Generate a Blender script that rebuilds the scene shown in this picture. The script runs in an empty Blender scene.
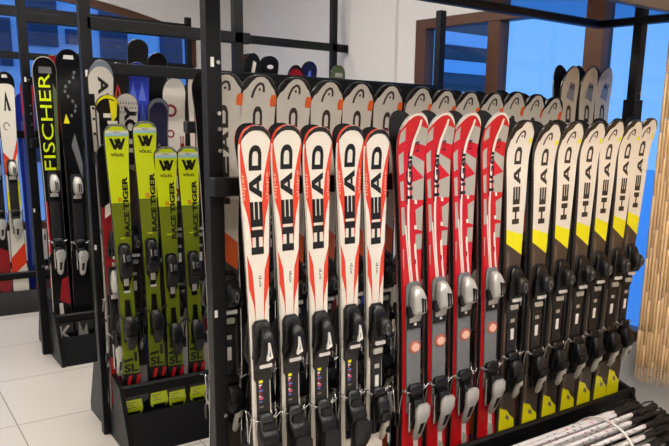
import bpy, math, random
from mathutils import Vector, Matrix
from mathutils.geometry import tessellate_polygon
random.seed(7)
PI = math.pi
scene = bpy.context.scene
col = scene.collection

# ------------------------------------------------------------------ materials
def lin(c):
    return tuple(((v/255.0)/12.92 if v/255.0 <= 0.04045 else (((v/255.0)+0.055)/1.055)**2.4) for v in c) + (1.0,)
MATS = {}
def mat(name, rgb, rough=0.4, metal=0.0, coat=0.0, spec=0.5, noise=0.0, nscale=8.0, emit=0.0):
    if name in MATS: return MATS[name]
    m = bpy.data.materials.new(name); m.use_nodes = True
    nt = m.node_tree; b = nt.nodes['Principled BSDF']
    b.inputs['Base Color'].default_value = lin(rgb)
    b.inputs['Roughness'].default_value = rough
    b.inputs['Metallic'].default_value = metal
    b.inputs['Coat Weight'].default_value = coat
    b.inputs['Coat Roughness'].default_value = 0.08
    b.inputs['Specular IOR Level'].default_value = spec
    if emit:
        b.inputs['Emission Color'].default_value = lin(rgb)
        b.inputs['Emission Strength'].default_value = emit
    if noise:
        tc = nt.nodes.new('ShaderNodeTexCoord'); nz = nt.nodes.new('ShaderNodeTexNoise')
        nz.inputs['Scale'].default_value = nscale; nz.inputs['Detail'].default_value = 5
        nt.links.new(tc.outputs['Object'], nz.inputs['Vector'])
        mr = nt.nodes.new('ShaderNodeMapRange')
        mr.inputs['To Min'].default_value = 1-noise; mr.inputs['To Max'].default_value = 1+noise
        nt.links.new(nz.outputs['Fac'], mr.inputs['Value'])
        mx = nt.nodes.new('ShaderNodeMix'); mx.data_type = 'RGBA'; mx.blend_type = 'MULTIPLY'
        mx.inputs['Factor'].default_value = 1.0
        mx.inputs['A'].default_value = lin(rgb)
        nt.links.new(mr.outputs['Result'], mx.inputs['B'])
        nt.links.new(mx.outputs['Result'], b.inputs['Base Color'])
        rr = nt.nodes.new('ShaderNodeMapRange')
        rr.inputs['To Min'].default_value = max(0.02, rough-0.1); rr.inputs['To Max'].default_value = min(1, rough+0.12)
        nt.links.new(nz.outputs['Fac'], rr.inputs['Value'])
        nt.links.new(rr.outputs['Result'], b.inputs['Roughness'])
    MATS[name] = m
    return m

K = dict(
 rack=mat('black_powder_coat', (7,8,11), .42, noise=.15, nscale=25, spec=.3),
 shelf=mat('black_gloss_laminate', (12,14,20), .07, coat=.6, spec=.9),
 shelf_edge=mat('brown_grey_edge', (58,50,44), .35),
 bolt=mat('zinc_bolt', (205,205,205), .25, metal=.9),
 sticker=mat('white_paper_sticker', (235,230,225), .5),
 plastic=mat('black_binding_plastic', (9,9,10), .34, spec=.4),
 plastic2=mat('charcoal_binding_plastic', (24,24,25), .34, spec=.4),
 plate=mat('dark_binding_plate', (24,23,23), .45),
 steel=mat('bright_steel', (190,188,185), .25, metal=.9),
 silver=mat('silver_binding_plastic', (192,190,184), .3, metal=.3),
 lever=mat('pale_grey_lever', (190,185,172), .35, metal=.2),
 greyplate=mat('grey_binding_plate', (112,114,116), .4),
 disc=mat('clear_red_disc', (190,105,90), .2, coat=.5),
 wht=mat('white_ski_lacquer', (238,230,216), .28, coat=.4),
 cream=mat('cream_ski_lacquer', (236,227,212), .28, coat=.4),
 grey=mat('warm_grey_ski_lacquer', (205,198,186), .28, coat=.4),
 tallg=mat('stone_grey_ski_lacquer', (190,181,166), .3, coat=.4),
 smear=mat('blue_grey_print', (120,128,145), .3, coat=.3),
 red=mat('red_ski_lacquer', (206,20,28), .35, coat=.12),
 flame=mat('orange_red_print', (226,62,30), .28, coat=.4),
 flametext=mat('pale_flame_lettering', (240,190,170), .3),
 panel=mat('grey_panel_print', (176,172,160), .35, coat=.1),
 black=mat('black_ski_lacquer', (9,9,11), .3, coat=.4),
 base=mat('black_ski_base', (8,8,9), .6, spec=.2),
 letter=mat('dark_lettering', (14,13,13), .35),
 letterb=mat('brown_lettering', (50,42,34), .35),
 yellow=mat('yellow_print', (240,232,20), .3, coat=.3),
 brown=mat('dark_taupe_ski_lacquer', (68,57,50), .3, coat=.4),
 brownl=mat('light_taupe_print', (128,112,95), .3, coat=.4),
 orange=mat('orange_print', (226,98,36), .3, coat=.3),
 neon=mat('neon_yellow_ski_lacquer', (218,236,18), .28, coat=.4),
 olive=mat('olive_ski_lacquer', (116,130,22), .3, coat=.4),
 cyan=mat('pale_cyan_print', (165,215,225), .3),
 blue=mat('royal_blue_ski_lacquer', (38,62,190), .28, coat=.4),
 bluel=mat('light_blue_print', (98,120,215), .3),
 navy=mat('navy_ski_lacquer', (24,28,62), .3, coat=.4),
 dred=mat('dark_red_print', (150,28,34), .3, coat=.3),
 camo=mat('moss_green_print', (86,98,60), .35),
 pink=mat('pink_print', (205,90,120), .35),
 tipgrey=mat('blue_grey_tip', (120,130,142), .25, coat=.5),
 wood=mat('brown_window_wood', (86,50,25), .38, noise=.2, nscale=12),
 wall=mat('white_wall_paint', (226,223,220), .75, noise=.02, nscale=2),
 ceil=mat('white_ceiling_paint', (236,234,230), .8),
 lamp=mat('lamp_diffuser', (255,249,240), .4, emit=26.5),
 lampbody=mat('lamp_housing', (220,220,220), .4),
 baseb=mat('beige_skirting_tile', (196,180,158), .35, noise=.06, nscale=6),
 bead=mat('honey_bamboo', (240,198,144), .45, noise=.12, nscale=20),
 beadd=mat('dark_honey_bamboo', (232,186,128), .45, noise=.12, nscale=20),
 beadl=mat('pale_bamboo', (246,208,156), .45, noise=.1, nscale=20),
 shaft=mat('white_pole_shaft', (232,228,228), .28, coat=.4),
 grip=mat('black_pole_grip', (9,9,10), .5),
 strap=mat('white_strap', (236,232,226), .55),
 facade=mat('pale_facade', (222,234,246), .8, noise=.04, nscale=2),
 shutter=mat('slate_shutter', (80,90,128), .6),
 darkhouse=mat('dark_timber', (92,88,92), .7),
 snow=mat('snow', (225,232,245), .8),
)
# tiled floor
def floor_mat():
    m = bpy.data.materials.new('cream_floor_tile'); m.use_nodes = True
    nt = m.node_tree; b = nt.nodes['Principled BSDF']
    tc = nt.nodes.new('ShaderNodeTexCoord'); mp = nt.nodes.new('ShaderNodeMapping')
    mp.inputs['Location'].default_value = (-0.557, -4.774, 0)
    nt.links.new(tc.outputs['Object'], mp.inputs['Vector'])
    br = nt.nodes.new('ShaderNodeTexBrick'); br.offset = 0.0; br.squash = 1.0
    br.inputs['Scale'].default_value = 1.0
    br.inputs['Brick Width'].default_value = 0.73; br.inputs['Row Height'].default_value = 0.73
    br.inputs['Mortar Size'].default_value = 0.0035; br.inputs['Mortar Smooth'].default_value = 0.1
    br.inputs['Color1'].default_value = lin((230,223,213)); br.inputs['Color2'].default_value = lin((227,220,210))
    br.inputs['Mortar'].default_value = lin((160,150,140))
    nt.links.new(mp.outputs['Vector'], br.inputs['Vector'])
    nt.links.new(br.outputs['Color'], b.inputs['Base Color'])
    b.inputs['Roughness'].default_value = .28
    return m
def glass_mat():
    m = bpy.data.materials.new('window_glass'); m.use_nodes = True
    nt = m.node_tree; nt.nodes.clear()
    out = nt.nodes.new('ShaderNodeOutputMaterial'); mix = nt.nodes.new('ShaderNodeMixShader')
    tr = nt.nodes.new('ShaderNodeBsdfTransparent'); gl = nt.nodes.new('ShaderNodeBsdfGlossy')
    gl.inputs['Roughness'].default_value = .02
    fr = nt.nodes.new('ShaderNodeFresnel'); fr.inputs['IOR'].default_value = 1.5
    nt.links.new(fr.outputs[0], mix.inputs[0]); nt.links.new(tr.outputs[0], mix.inputs[1])
    nt.links.new(gl.outputs[0], mix.inputs[2]); nt.links.new(mix.outputs[0], out.inputs[0])
    return m
K['floor'] = floor_mat(); K['glass'] = glass_mat()

# ------------------------------------------------------------------ mesh builder
class MB:
    def __init__(s): s.v=[]; s.f=[]; s.m=[]; s.sm=[]; s.mats=[]
    def mi(s, m):
        m = K[m] if isinstance(m, str) else m
        if m not in s.mats: s.mats.append(m)
        return s.mats.index(m)
    def add(s, vs, fs, m, smooth=False):
        o = len(s.v); i = s.mi(m); s.v += [tuple(p) for p in vs]
        for f in fs: s.f.append([o+k for k in f]); s.m.append(i); s.sm.append(smooth)
    def box(s, x0,x1,y0,y1,z0,z1,m, c=0.0):
        if c <= 0:
            vs=[(x,y,z) for x in(x0,x1) for y in(y0,y1) for z in(z0,z1)]
            s.add(vs,[(0,1,3,2),(4,6,7,5),(0,4,5,1),(2,3,7,6),(0,2,6,4),(1,5,7,3)],m); return
        vs=[];idx={}
        for X,sx in((x0,1),(x1,-1)):
            for Y,sy in((y0,1),(y1,-1)):
                for Z,sz in((z0,1),(z1,-1)):
                    for a in range(3):
                        p=[X+sx*c,Y+sy*c,Z+sz*c]; p[a]=(X,Y,Z)[a]
                        idx[(sx,sy,sz,a)]=len(vs); vs.append(tuple(p))
        fs=[]
        for a in range(3):
            for sg in(1,-1):
                q=[]
                for u,w in((1,1),(1,-1),(-1,-1),(-1,1)):
                    k=[0,0,0]; k[a]=sg; k[(a+1)%3]=u; k[(a+2)%3]=w; q.append(idx[(k[0],k[1],k[2],a)])
                if sg==1: q=q[::-1]
                fs.append(tuple(q))
        for a in range(3):
            b,d=(a+1)%3,(a+2)%3
            for u in(1,-1):
                for w in(1,-1):
                    def g(e,ax):
                        k=[0,0,0];k[a]=e;k[b]=u;k[d]=w;return idx[(k[0],k[1],k[2],ax)]
                    fs.append((g(1,b),g(-1,b),g(-1,d),g(1,d)))
        for sx in(1,-1):
            for sy in(1,-1):
                for sz in(1,-1): fs.append(tuple(idx[(sx,sy,sz,a)] for a in range(3)))
        s.add(vs,fs,m)
    def tube(s, pts, r, m, n=8, smooth=True):
        pts=[Vector(p) for p in pts]; rs=r if isinstance(r,(list,tuple)) else [r]*len(pts)
        vs=[];fs=[]; up=None
        for i,p in enumerate(pts):
            d=(pts[min(i+1,len(pts)-1)]-pts[max(i-1,0)]).normalized()
            if up is None: up=Vector((0,0,1)) if abs(d.z)<.9 else Vector((1,0,0))
            a=d.cross(up).normalized(); b=a.cross(d).normalized(); up=b
            for k in range(n):
                t=2*PI*k/n; vs.append(p+(a*math.cos(t)+b*math.sin(t))*rs[i])
        for i in range(len(pts)-1):
            for k in range(n):
                fs.append((i*n+k,i*n+(k+1)%n,(i+1)*n+(k+1)%n,(i+1)*n+k))
        s.add(vs,fs,m,smooth)
        s.add(vs[:n],[tuple(range(n))[::-1]],m); s.add(vs[-n:],[tuple(range(n))],m)
    def loft(s, secs, m, n=14, e=.55, smooth=True):
        # secs: (s, u0, half_width, h0, h1) on a ski; local point = (u, -h, s)
        vs=[];fs=[]
        for (z,u0,hw,h0,h1) in secs:
            hc=(h0+h1)/2; hh=(h1-h0)/2
            for k in range(n):
                t=2*PI*(k+.5)/n; cx,cy=math.cos(t),math.sin(t)
                vs.append((u0+hw*math.copysign(abs(cx)**e,cx), -(hc+hh*math.copysign(abs(cy)**e,cy)), z))
        L=len(secs)
        for i in range(L-1):
            for k in range(n):
                fs.append((i*n+k,i*n+(k+1)%n,(i+1)*n+(k+1)%n,(i+1)*n+k))
        s.add(vs,fs,m,smooth)
        s.add(vs[:n],[tuple(range(n))],m); s.add(vs[-n:],[tuple(range(n))[::-1]],m)
    def prism(s, poly, axis, a0, a1, m):
        # poly in the two other axes (in order), extruded along axis
        def P(p,a):
            q=list(p); q.insert(axis,a); return tuple(q)
        n=len(poly); vs=[P(p,a0) for p in poly]+[P(p,a1) for p in poly]
        fs=[(k,(k+1)%n,n+(k+1)%n,n+k) for k in range(n)]
        tri=tessellate_polygon([[Vector((p[0],p[1],0)) for p in poly]])
        fs+=[tuple(t) for t in tri]+[tuple(n+i for i in t[::-1]) for t in tri]
        s.add(vs,fs,m)
    def build(s, name, parent=None, recalc=True):
        me=bpy.data.meshes.new(name); me.from_pydata(s.v,[],s.f)
        for m in s.mats: me.materials.append(m)
        me.polygons.foreach_set('material_index', s.m); me.polygons.foreach_set('use_smooth', s.sm)
        me.update()
        if recalc:
            import bmesh
            b=bmesh.new(); b.from_mesh(me); bmesh.ops.recalc_face_normals(b, faces=b.faces); b.to_mesh(me); b.free()
        o=bpy.data.objects.new(name, me); col.objects.link(o)
        if parent: o.parent=parent
        return o

def tag(o, label=None, cat=None, group=None, kind=None):
    if label: o['label']=label
    if cat: o['category']=cat
    if group: o['group']=group
    if kind: o['kind']=kind
    return o
def empty(name, loc, rot=(0,0,0)):
    o=bpy.data.objects.new(name,None); col.objects.link(o); o.location=loc; o.rotation_euler=rot
    o.empty_display_size=.05
    return o
def dup(o, parent=None):
    c=o.copy(); col.objects.link(c)
    if parent: c.parent=parent
    for ch in list(o.children): dup(ch,c)
    return c

# ------------------------------------------------------------------ lettering
_tc={}
def text_tris(body, bold=0.0):
    k=(body,bold)
    if k in _tc: return _tc[k]
    cu=bpy.data.curves.new('lettering','FONT'); cu.body=body; cu.size=1; cu.offset=bold; cu.resolution_u=3
    ob=bpy.data.objects.new('lettering',cu); col.objects.link(ob)
    bpy.context.view_layer.update()
    me=bpy.data.meshes.new_from_object(ob.evaluated_get(bpy.context.evaluated_depsgraph_get()))
    me.calc_loop_triangles()
    vs=[(v.co.x,v.co.y) for v in me.vertices]
    tr=[[vs[i] for i in t.vertices] for t in me.loop_triangles]
    bpy.data.objects.remove(ob); bpy.data.meshes.remove(me); bpy.data.curves.remove(cu)
    xs=[p[0] for t in tr for p in t]; ys=[p[1] for t in tr for p in t]
    x0,x1,y0,y1=min(xs),max(xs),min(ys),max(ys)
    tr=[[((p[0]-x0)/(x1-x0),(p[1]-y0)/(y1-y0)) for p in t] for t in tr]
    _tc[k]=(tr,(x1-x0)/(y1-y0)); return _tc[k]
def arcpts(cx,cy,rx,ry,a0,a1,n=8):
    return [(cx+rx*math.cos(a0+(a1-a0)*i/n),cy+ry*math.sin(a0+(a1-a0)*i/n)) for i in range(n+1)]
def ring(outer, inner):
    return [[outer[i],outer[i+1],inner[i+1],inner[i]] for i in range(len(outer)-1)]
def head_letters():
    # wide extended capitals in unit cells (x along the word, y letter height)
    t=.30; b=.27
    H=[[(0,0),(t,0),(t,1),(0,1)],[(1-t,0),(1,0),(1,1),(1-t,1)],[(t,.38),(1-t,.38),(1-t,.62),(t,.62)]]
    Ee=[[(0,0),(t,0),(t,1),(0,1)]]+[[(t,y),(1,y),(1,y+b),(t,y+b)] for y in (0,.365,1-b)]
    A=[[(0,0),(.27,0),(.5,.72),(.36,1)],[(1,0),(.73,0),(.5,.72),(.64,1)],[(.36,1),(.5,.72),(.64,1)],[(.335,.2),(.665,.2),(.60,.4),(.40,.4)]]
    o=[(0,1),(.58,1)]+arcpts(.58,.56,.42,.44,PI/2,0,6)[1:]+arcpts(.58,.44,.42,.44,0,-PI/2,6)+[(0,0)]
    i=[(0,1-b),(.57,1-b)]+arcpts(.57,.55,.19,.45-b,PI/2,0,6)[1:]+arcpts(.57,.45,.19,.45-b,0,-PI/2,6)+[(0,b)]
    D=[[(0,b),(.2,b),(.2,1-b),(0,1-b)]]+ring(o,i)
    return [H,Ee,A,D]

# ------------------------------------------------------------------ skis
class Ski:
    def __init__(s, L, wt, ww, ws, tl=.11, p=2.2, curl=.03, t=.014, tailr=.03):
        s.L,s.wt,s.ww,s.ws,s.tl,s.p,s.curl,s.t,s.tailr=L,wt,ww,ws,tl,p,curl,t,tailr
        s.mb=MB()
    def w(s,z):
        L=s.L; s1=L-s.tl; sw=.42*L
        if z>s1:
            q=min(1,(z-s1)/s.tl); return s.ws*max(0,1-q**s.p)**(1/s.p)
        if z>sw: v=s.ww+(s.ws-s.ww)*((z-sw)/(s1-sw))**1.7
        else: v=s.ww+(s.wt-s.ww)*((sw-z)/sw)**1.7
        if z<s.tailr: v*=.55+.45*math.sqrt(max(0,1-((s.tailr-z)/s.tailr)**2))
        return v
    def pt(s,u,z,h):
        s0=s.L-.2; q=max(0,z-s0)/.2
        c=s.curl*q*q; d=2*s.curl*q/.2; n=math.hypot(1,d)
        return (u, -c-h/n, z-h*d/n*1.0)
    def th(s,z):
        return s.t if z<s.L-.3 else s.t-(s.t-.007)*min(1,(z-(s.L-.3))/.3)
    def body(s, top, side, base, tipside=None):
        L=s.L
        zs=[0,.006,.014,.03]+[.08+.06*i for i in range(int((L-s.tl-.1)/.06))]
        zs=[z for z in zs if z<L-s.tl-.02]
        zs=[z for z in zs if z<L-.24]+[L-.22+.012*i for i in range(int((.22-s.tl)/.012)+1)]
        zs=[z for z in zs if z<L-s.tl-.002]
        zs+=[L-s.tl+s.tl*(1-(1-q)**2.2) for q in [0,.1,.2,.3,.4,.5,.6,.7,.8,.88,.95]]+[L-.0003]
        rows=[]
        for z in zs:
            w=max(.0015,s.w(z)); t=s.th(z); e=min(.003,w*.4)
            rows.append([s.pt(-w,z,0),s.pt(-w,z,t*.45),s.pt(-w+e,z,t),s.pt(w-e,z,t),s.pt(w,z,t*.45),s.pt(w,z,0)])
        for i in range(len(rows)-1):
            a,b=rows[i],rows[i+1]
            sd=tipside if (tipside and zs[i]>L-.075) else side
            for k,m in enumerate((side if not tipside else sd, sd, top, sd, sd, base)):
                k2=(k+1)%6; mm='steel' if (k in(0,4) and not(tipside and zs[i]>L-.075)) else m
                s.mb.add([a[k],a[k2],b[k2],b[k]],[(0,1,2,3)],mm,k==2)
        s.mb.add(rows[0],[(0,1,2,3,4,5)],side); s.mb.add(rows[-1],[(5,4,3,2,1,0)],side)
    def decal(s, poly, m, rel=True, lay=1):
        if len(poly)==3: tris=[poly]
        else:
            tr=tessellate_polygon([[Vector((p[0],p[1],0)) for p in poly]]); tris=[[poly[i] for i in t] for t in tr]
        h=.00025+.0003*lay
        for t in tris:
            lo=min(p[1] for p in t); hi=max(p[1] for p in t)
            cuts=[.06*i for i in range(int((s.L-.22)/.06)+1)]+[s.L-.22+.012*i for i in range(20)]
            for k in range(len(cuts)-1):
                if cuts[k+1]<=lo or cuts[k]>=hi: continue
                q=t
                for lim,sg in((cuts[k],1),(cuts[k+1],-1)):
                    r=[]
                    for i in range(len(q)):
                        a,b=q[i],q[(i+1)%len(q)]; da=(a[1]-lim)*sg; db=(b[1]-lim)*sg
                        if da>=0: r.append(a)
                        if da*db<0:
                            f=da/(da-db); r.append((a[0]+(b[0]-a[0])*f, a[1]+(b[1]-a[1])*f))
                    q=r
                    if len(q)<3: break
                if len(q)>=3:
                    pts=[]
                    for a,z in q:
                        z=min(max(z,0.0005),s.L-.0005)
                        u=a*max(.001,s.w(z)-.0028) if rel else a
                        pts.append(s.pt(u,z,s.th(z)+h))
                    # face outwards (-y)
                    A=Vector(pts[1])-Vector(pts[0]); B=Vector(pts[2])-Vector(pts[0])
                    if A.cross(B).y>0: pts=pts[::-1]
                    s.mb.add(pts,[tuple(range(len(pts)))],m)
    def word_up(s, tris, z0, z1, uc, hgt, m, lay=3):
        # reads upwards along the ski, letter tops to the left
        for t in tris: s.decal([(uc+hgt/2-p[1]*hgt, z0+p[0]*(z1-z0)) for p in t], m, False, lay)
    def word_flat(s, tris, u0, u1, z0, hgt, m, lay=3, slant=0):
        for t in tris: s.decal([(u0+p[0]*(u1-u0)+slant*p[1], z0+p[1]*hgt) for p in t], m, False, lay)
    def text_up(s, body, z0, uc, hgt, m, z1=None, bold=.0, lay=3):
        tr,asp=text_tris(body,bold); s.word_up(tr,z0,z1 or z0+asp*hgt,uc,hgt,m,lay)
    def text_down(s, body, z0, z1, uc, hgt, m, bold=.0, lay=3):
        tr,asp=text_tris(body,bold)
        for t in tr: s.decal([(uc-hgt/2+p[1]*hgt, z1-p[0]*(z1-z0)) for p in t], m, False, lay)
    def text_flat(s, body, uc, z0, hgt, m, width=None, bold=.0, lay=3, slant=0):
        tr,asp=text_tris(body,bold); w=width or asp*hgt; s.word_flat(tr,uc-w/2,uc+w/2,z0,hgt,m,lay,slant)
    def head_word(s, z0, z1, uc, hgt, m):
        Ls=head_letters(); gap=.010; cw=(z1-z0-3*gap)/4
        for i,l in enumerate(Ls):
            a=z0+i*(cw+gap)
            for p in l: s.decal([(uc+hgt/2-q[1]*hgt, a+q[0]*cw) for q in p], m, False, 3)
    def stroke(s, pts, w, m, lay=3, rel=False):
        for i in range(len(pts)-1):
            a,b=Vector(pts[i]),Vector(pts[i+1]); d=(b-a); n=Vector((-d.y,d.x)).normalized()*w/2
            e=d.normalized()*w*.2
            s.decal([tuple(a-e+n),tuple(b+e+n),tuple(b+e-n),tuple(a-e-n)],m,rel,lay+ (i%2)*.3)
    def head_logo(s, zc, uc, k, m):
        pts=[(-.020,-.022),(-.016,-.004),(-.008,.012),(.002,.020),(.011,.018),(.016,.008),(.017,-.004)]
        s.stroke([(uc+x*k,zc+z*k) for x,z in pts],.0072*k,m)
        s.decal([(uc+.003*k+.0042*k*math.cos(t*PI/4),zc+.002*k+.0042*k*math.sin(t*PI/4)) for t in range(8)],m,False,3)
    def rim(s, m, depth, edge, lay=2):
        L=s.L; av=[-1,-.93,-.8,-.6,-.3,0,.3,.6,.8,.93,1]
        for i in range(10):
            a,b=av[i],av[i+1]
            s.decal([(a,L-depth-edge*a**4),(b,L-depth-edge*b**4),(b,L),(a,L)],m,True,lay)
    def notch_tip(s, m, lay=2, k=1.0, asym=False):
        L=s.L; v=[(-1,.075),(-.88,.056),(-.72,.046),(-.56,.022),(-.4,.008),(0,.005),(.4,.006),(.62,.014),(.74,.034),(.87,.046),(1,.075)]
        if asym: v=[(-1,.125),(-.85,.082),(-.72,.072),(-.6,.046),(-.42,.036),(-.25,.030),(-.12,.012),(.1,.006),(.5,.006),(.75,.010),(.87,.03),(1,.05)]
        for i in range(len(v)-1):
            (a,d),(b,e)=v[i],v[i+1]
            s.decal([(a,L-d*k),(b,L-e*k),(b,L),(a,L)],m,True,lay)

def binding(root, style, t, zt, zh, wide=1.0):
    """toe piece, plate, heel piece and brake on top of the ski (top surface at height t)"""
    W=wide
    def lf(mb,secs,m,**k): mb.loft([(z,u*W,hw*W,t+a,t+b) for z,u,hw,a,b in secs],m,**k)
    P='plastic'; P2='plastic2'; disc=style=='silver'
    if style=='alu': style='silver'
    # plate
    b=MB()
    if style=='silver':
        gp='greyplate' if disc else 'plate'
        lf(b,[(zt+.10,0,.020,0,.008),(zt+.085,0,.030,0,.012),(zh-.02,0,.030,0,.012)],gp,e=.35)
        lf(b,[(zt-.035,0,.031,.012,.02),(zt-.085,0,.031,.012,.02)],P,e=.3)
    elif style=='lean':
        lf(b,[(zt+.085,0,.016,0,.006),(zt+.07,0,.026,0,.010),(zt-.09,0,.026,0,.010),(zt-.12,0,.014,0,.009),(zt-.15,0,.012,0,.008)],P,e=.35)
        lf(b,[(zh+.15,0,.010,0,.008),(zh+.09,0,.013,0,.010),(zh-.06,0,.026,0,.012)],P,e=.35)
    else:
        lf(b,[(zt+.095,0,.020,0,.008),(zt+.08,0,.032,0,.012),(zt-.11,0,.032,0,.012),(zt-.125,0,.024,0,.011),(zh-.10,0,.024,0,.011)],'plate',e=.35)
    pl=b.build('binding_plate',root)
    if style!='lean' and style!='silver':
        c=MB(); z=zt-.115
        if style=='sole':
            for i,m in enumerate(('yellow','sticker','pink','bluel','dred','sticker','pink','bluel','plastic2','brownl')):
                c.box(-.017*W,(-.003-.004*(i%3))*W,-(t+.0122),-(t+.0108),z-.010,z-.005*(i%2),m); z-=.010
        else:
            z=zt-.145; c.box(-.008*W,.008*W,-(t+.0122),-(t+.0108),z-.095,z-.045,'sticker')
            q=MB(); q.box(-.010*W,.010*W,-(t+.0122),-(t+.0108),z-.016,z,'lever'); tag(q.build('plate_marking',pl),'pale stripe on the binding plate')
        tag(c.build('plate_sticker',pl),'printed sticker strip on the binding plate')
    if disc:
        c=MB()
        for r0,m,h in((.026,'disc',.016),(.017,'flametext',.019)):
            n=16; z0=zt-.165
            c.add([(W*r0*math.cos(2*PI*k/n)*.95+.004,-(t+h),z0+r0*math.sin(2*PI*k/n)) for k in range(n)]+[(W*r0*math.cos(2*PI*k/n)+.004,-(t+.011),z0+1.05*r0*math.sin(2*PI*k/n)) for k in range(n)],
                [tuple(range(n))]+[(k,(k+1)%n,n+(k+1)%n,n+k) for k in range(n)],m)
        tag(c.build('boot_sole_disc',pl),'clear reddish round disc on the grey plate')
        c=MB(); c.box(-.005,.006,-(t+.0208),-(t+.0195),zt-.072,zt-.062,'sticker'); c.build('screw_cover',pl)
    # toe piece
    b=MB(); m='silver' if style=='silver' else P
    if style=='silver':
        lf(b,[(zt+.085,.004,.010,.01,.022),(zt+.075,.004,.020,.008,.038),(zt+.045,.004,.027,.008,.056),(zt,.004,.028,.008,.062),(zt-.018,.004,.026,.008,.056),(zt-.025,.004,.02,.01,.045)],'silver',e=.6)
        lf(b,[(zt+.01,0,.034,.008,.03),(zt-.02,0,.036,.008,.04),(zt-.035,0,.03,.008,.032)],P,e=.5)
        b.loft([(zt-.028,.0,.024*W,t+.012,t+.036),(zt-.058,.0,.024*W,t+.012,t+.022)],'silver')
    elif style=='lean':
        lf(b,[(zt+.075,0,.010,.006,.014),(zt+.062,0,.020,.006,.026),(zt+.03,0,.025,.006,.042),(zt,0,.027,.006,.048),(zt-.03,0,.029,.006,.044),(zt-.045,0,.02,.006,.03)],P,e=.65)
        lf(b,[(zt-.035,0,.031,.008,.034),(zt-.06,0,.027,.006,.026),(zt-.085,0,.015,.006,.018)],P2,e=.5)
        lf(b,[(zt-.09,0,.011,.008,.016),(zt-.125,0,.010,.008,.013)],'lever',e=.4)
    elif style=='tyro':
        lf(b,[(zt+.088,0,.012,.008,.016),(zt+.078,0,.026,.008,.026),(zt+.055,0,.031,.008,.036),(zt-.02,0,.033,.008,.04),(zt-.06,0,.030,.008,.022)],P,e=.5)
        lf(b,[(zt+.052,.004,.010,.02,.045),(zt+.044,.004,.020,.02,.064),(zt+.022,.006,.026,.02,.078),(zt-.003,.006,.026,.02,.078),(zt-.022,.004,.020,.02,.060),(zt-.032,.002,.014,.02,.04)],P2,e=.6)
        for sg in(-1,1): lf(b,[(zt+.03,sg*.030,.006,.01,.034),(zt-.02,sg*.040,.007,.012,.046),(zt-.045,sg*.036,.006,.012,.034)],P,e=.7)
    else:
        lf(b,[(zt+.090,0,.014,.008,.014),(zt+.080,0,.028,.008,.020),(zt+.06,0,.033,.008,.026),(zt-.02,0,.034,.008,.03)],P2,e=.5)
        lf(b,[(zt+.072,.003,.010,.02,.034),(zt+.060,.003,.020,.02,.050),(zt+.035,.004,.025,.02,.064),(zt,.004,.028,.02,.070),(zt-.022,.003,.029,.02,.062),(zt-.034,0,.026,.01,.045)],P,e=.65)
        lf(b,[(zt-.018,.012,.026,.012,.046),(zt-.04,.008,.034,.01,.042),(zt-.062,0,.034,.01,.03),(zt-.075,0,.030,.01,.024)],P2,e=.5)
        # side wing grooves
        for sg in(-1,1): lf(b,[(zt+.05,sg*.026,.006,.01,.03),(zt-.03,sg*.037,.006,.012,.034)],P2,e=.7)
    tp=b.build('toe_piece',root)
    c=MB()
    if style=='sole':   # white outline triangle and white band
        y=-(t+.0735)
        for q in([(x*1.15-.019,z*1.1) for x,z in p] for p in ([(.006,-.025),(.011,-.025),(.016,.028),(.013,.03)],[(.024,-.018),(.019,-.02),(.013,.03),(.016,.03)],[(.006,-.025),(.024,-.018),(.023,-.010),(.007,-.016)])):
            c.add([((a)*W,y+abs(z)*.02,zt+z) for a,z in q]+[((a)*W,y+.01,zt+z) for a,z in q],[(0,1,2,3),(7,6,5,4),(0,4,5,1),(1,5,6,2),(2,6,7,3),(3,7,4,0)],'sticker')
        q=MB(); q.box(-.022*W,.024*W,-(t+.036),-(t+.022),zt-.066,zt-.049,'sticker',c=.003); tag(q.build('toe_band',tp),'white band below the toe piece')
    elif style=='silver':
        q=MB(); q.box(.002*W,.007*W,-(t+.0645),-(t+.05),zt-.01,zt+.045,P); tag(q.build('toe_slot',tp),'black slot in the silver toe piece')
        c.box(.014*W,.018*W,-(t+.063),-(t+.05),zt-.01,zt+.04,P)
    elif style=='lean':
        c.box(-.014*W,-.010*W,-(t+.0485),-(t+.03),zt+.0,zt+.035,'lever')
        q=MB(); q.box(.0,.014*W,-(t+.0485),-(t+.03),zt+.003,zt+.030,'greyplate'); q.box(.003,.014*W,-(t+.0490),-(t+.0484),zt+.008,zt+.013,P); q.box(.003,.014*W,-(t+.0490),-(t+.0484),zt+.019,zt+.024,P); q.build('toe_scale',tp)
    else:
        n=10
        for r,m2,h in((.013,'greyplate',.0785),(.008,P,.0795)):
            c.add([(.004+r*W*.6*math.cos(2*PI*k/n),-(t+h),zt+.01+r*1.6*math.sin(2*PI*k/n)) for k in range(n)]+[(.004+r*W*.6*math.cos(2*PI*k/n),-(t+.045),zt+.01+r*1.6*math.sin(2*PI*k/n)) for k in range(n)],
                [tuple(range(n))]+[(k,(k+1)%n,n+(k+1)%n,n+k) for k in range(n)],m2)
        q=MB(); q.box(-.020*W,.024*W,-(t+.036),-(t+.022),zt-.062,zt-.046,'sticker',c=.003); tag(q.build('toe_band',tp),'white band below the toe piece')
        q=MB(); q.box(-.022*W,.018*W,-(t+.026),-(t+.012),zt-.100,zt-.078,'lever',c=.003); tag(q.build('sole_pad',tp),'pale grey sole pad')
    tag(c.build('toe_marking',tp),'light band and mark on the toe piece')
    # heel piece
    b=MB()
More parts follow.
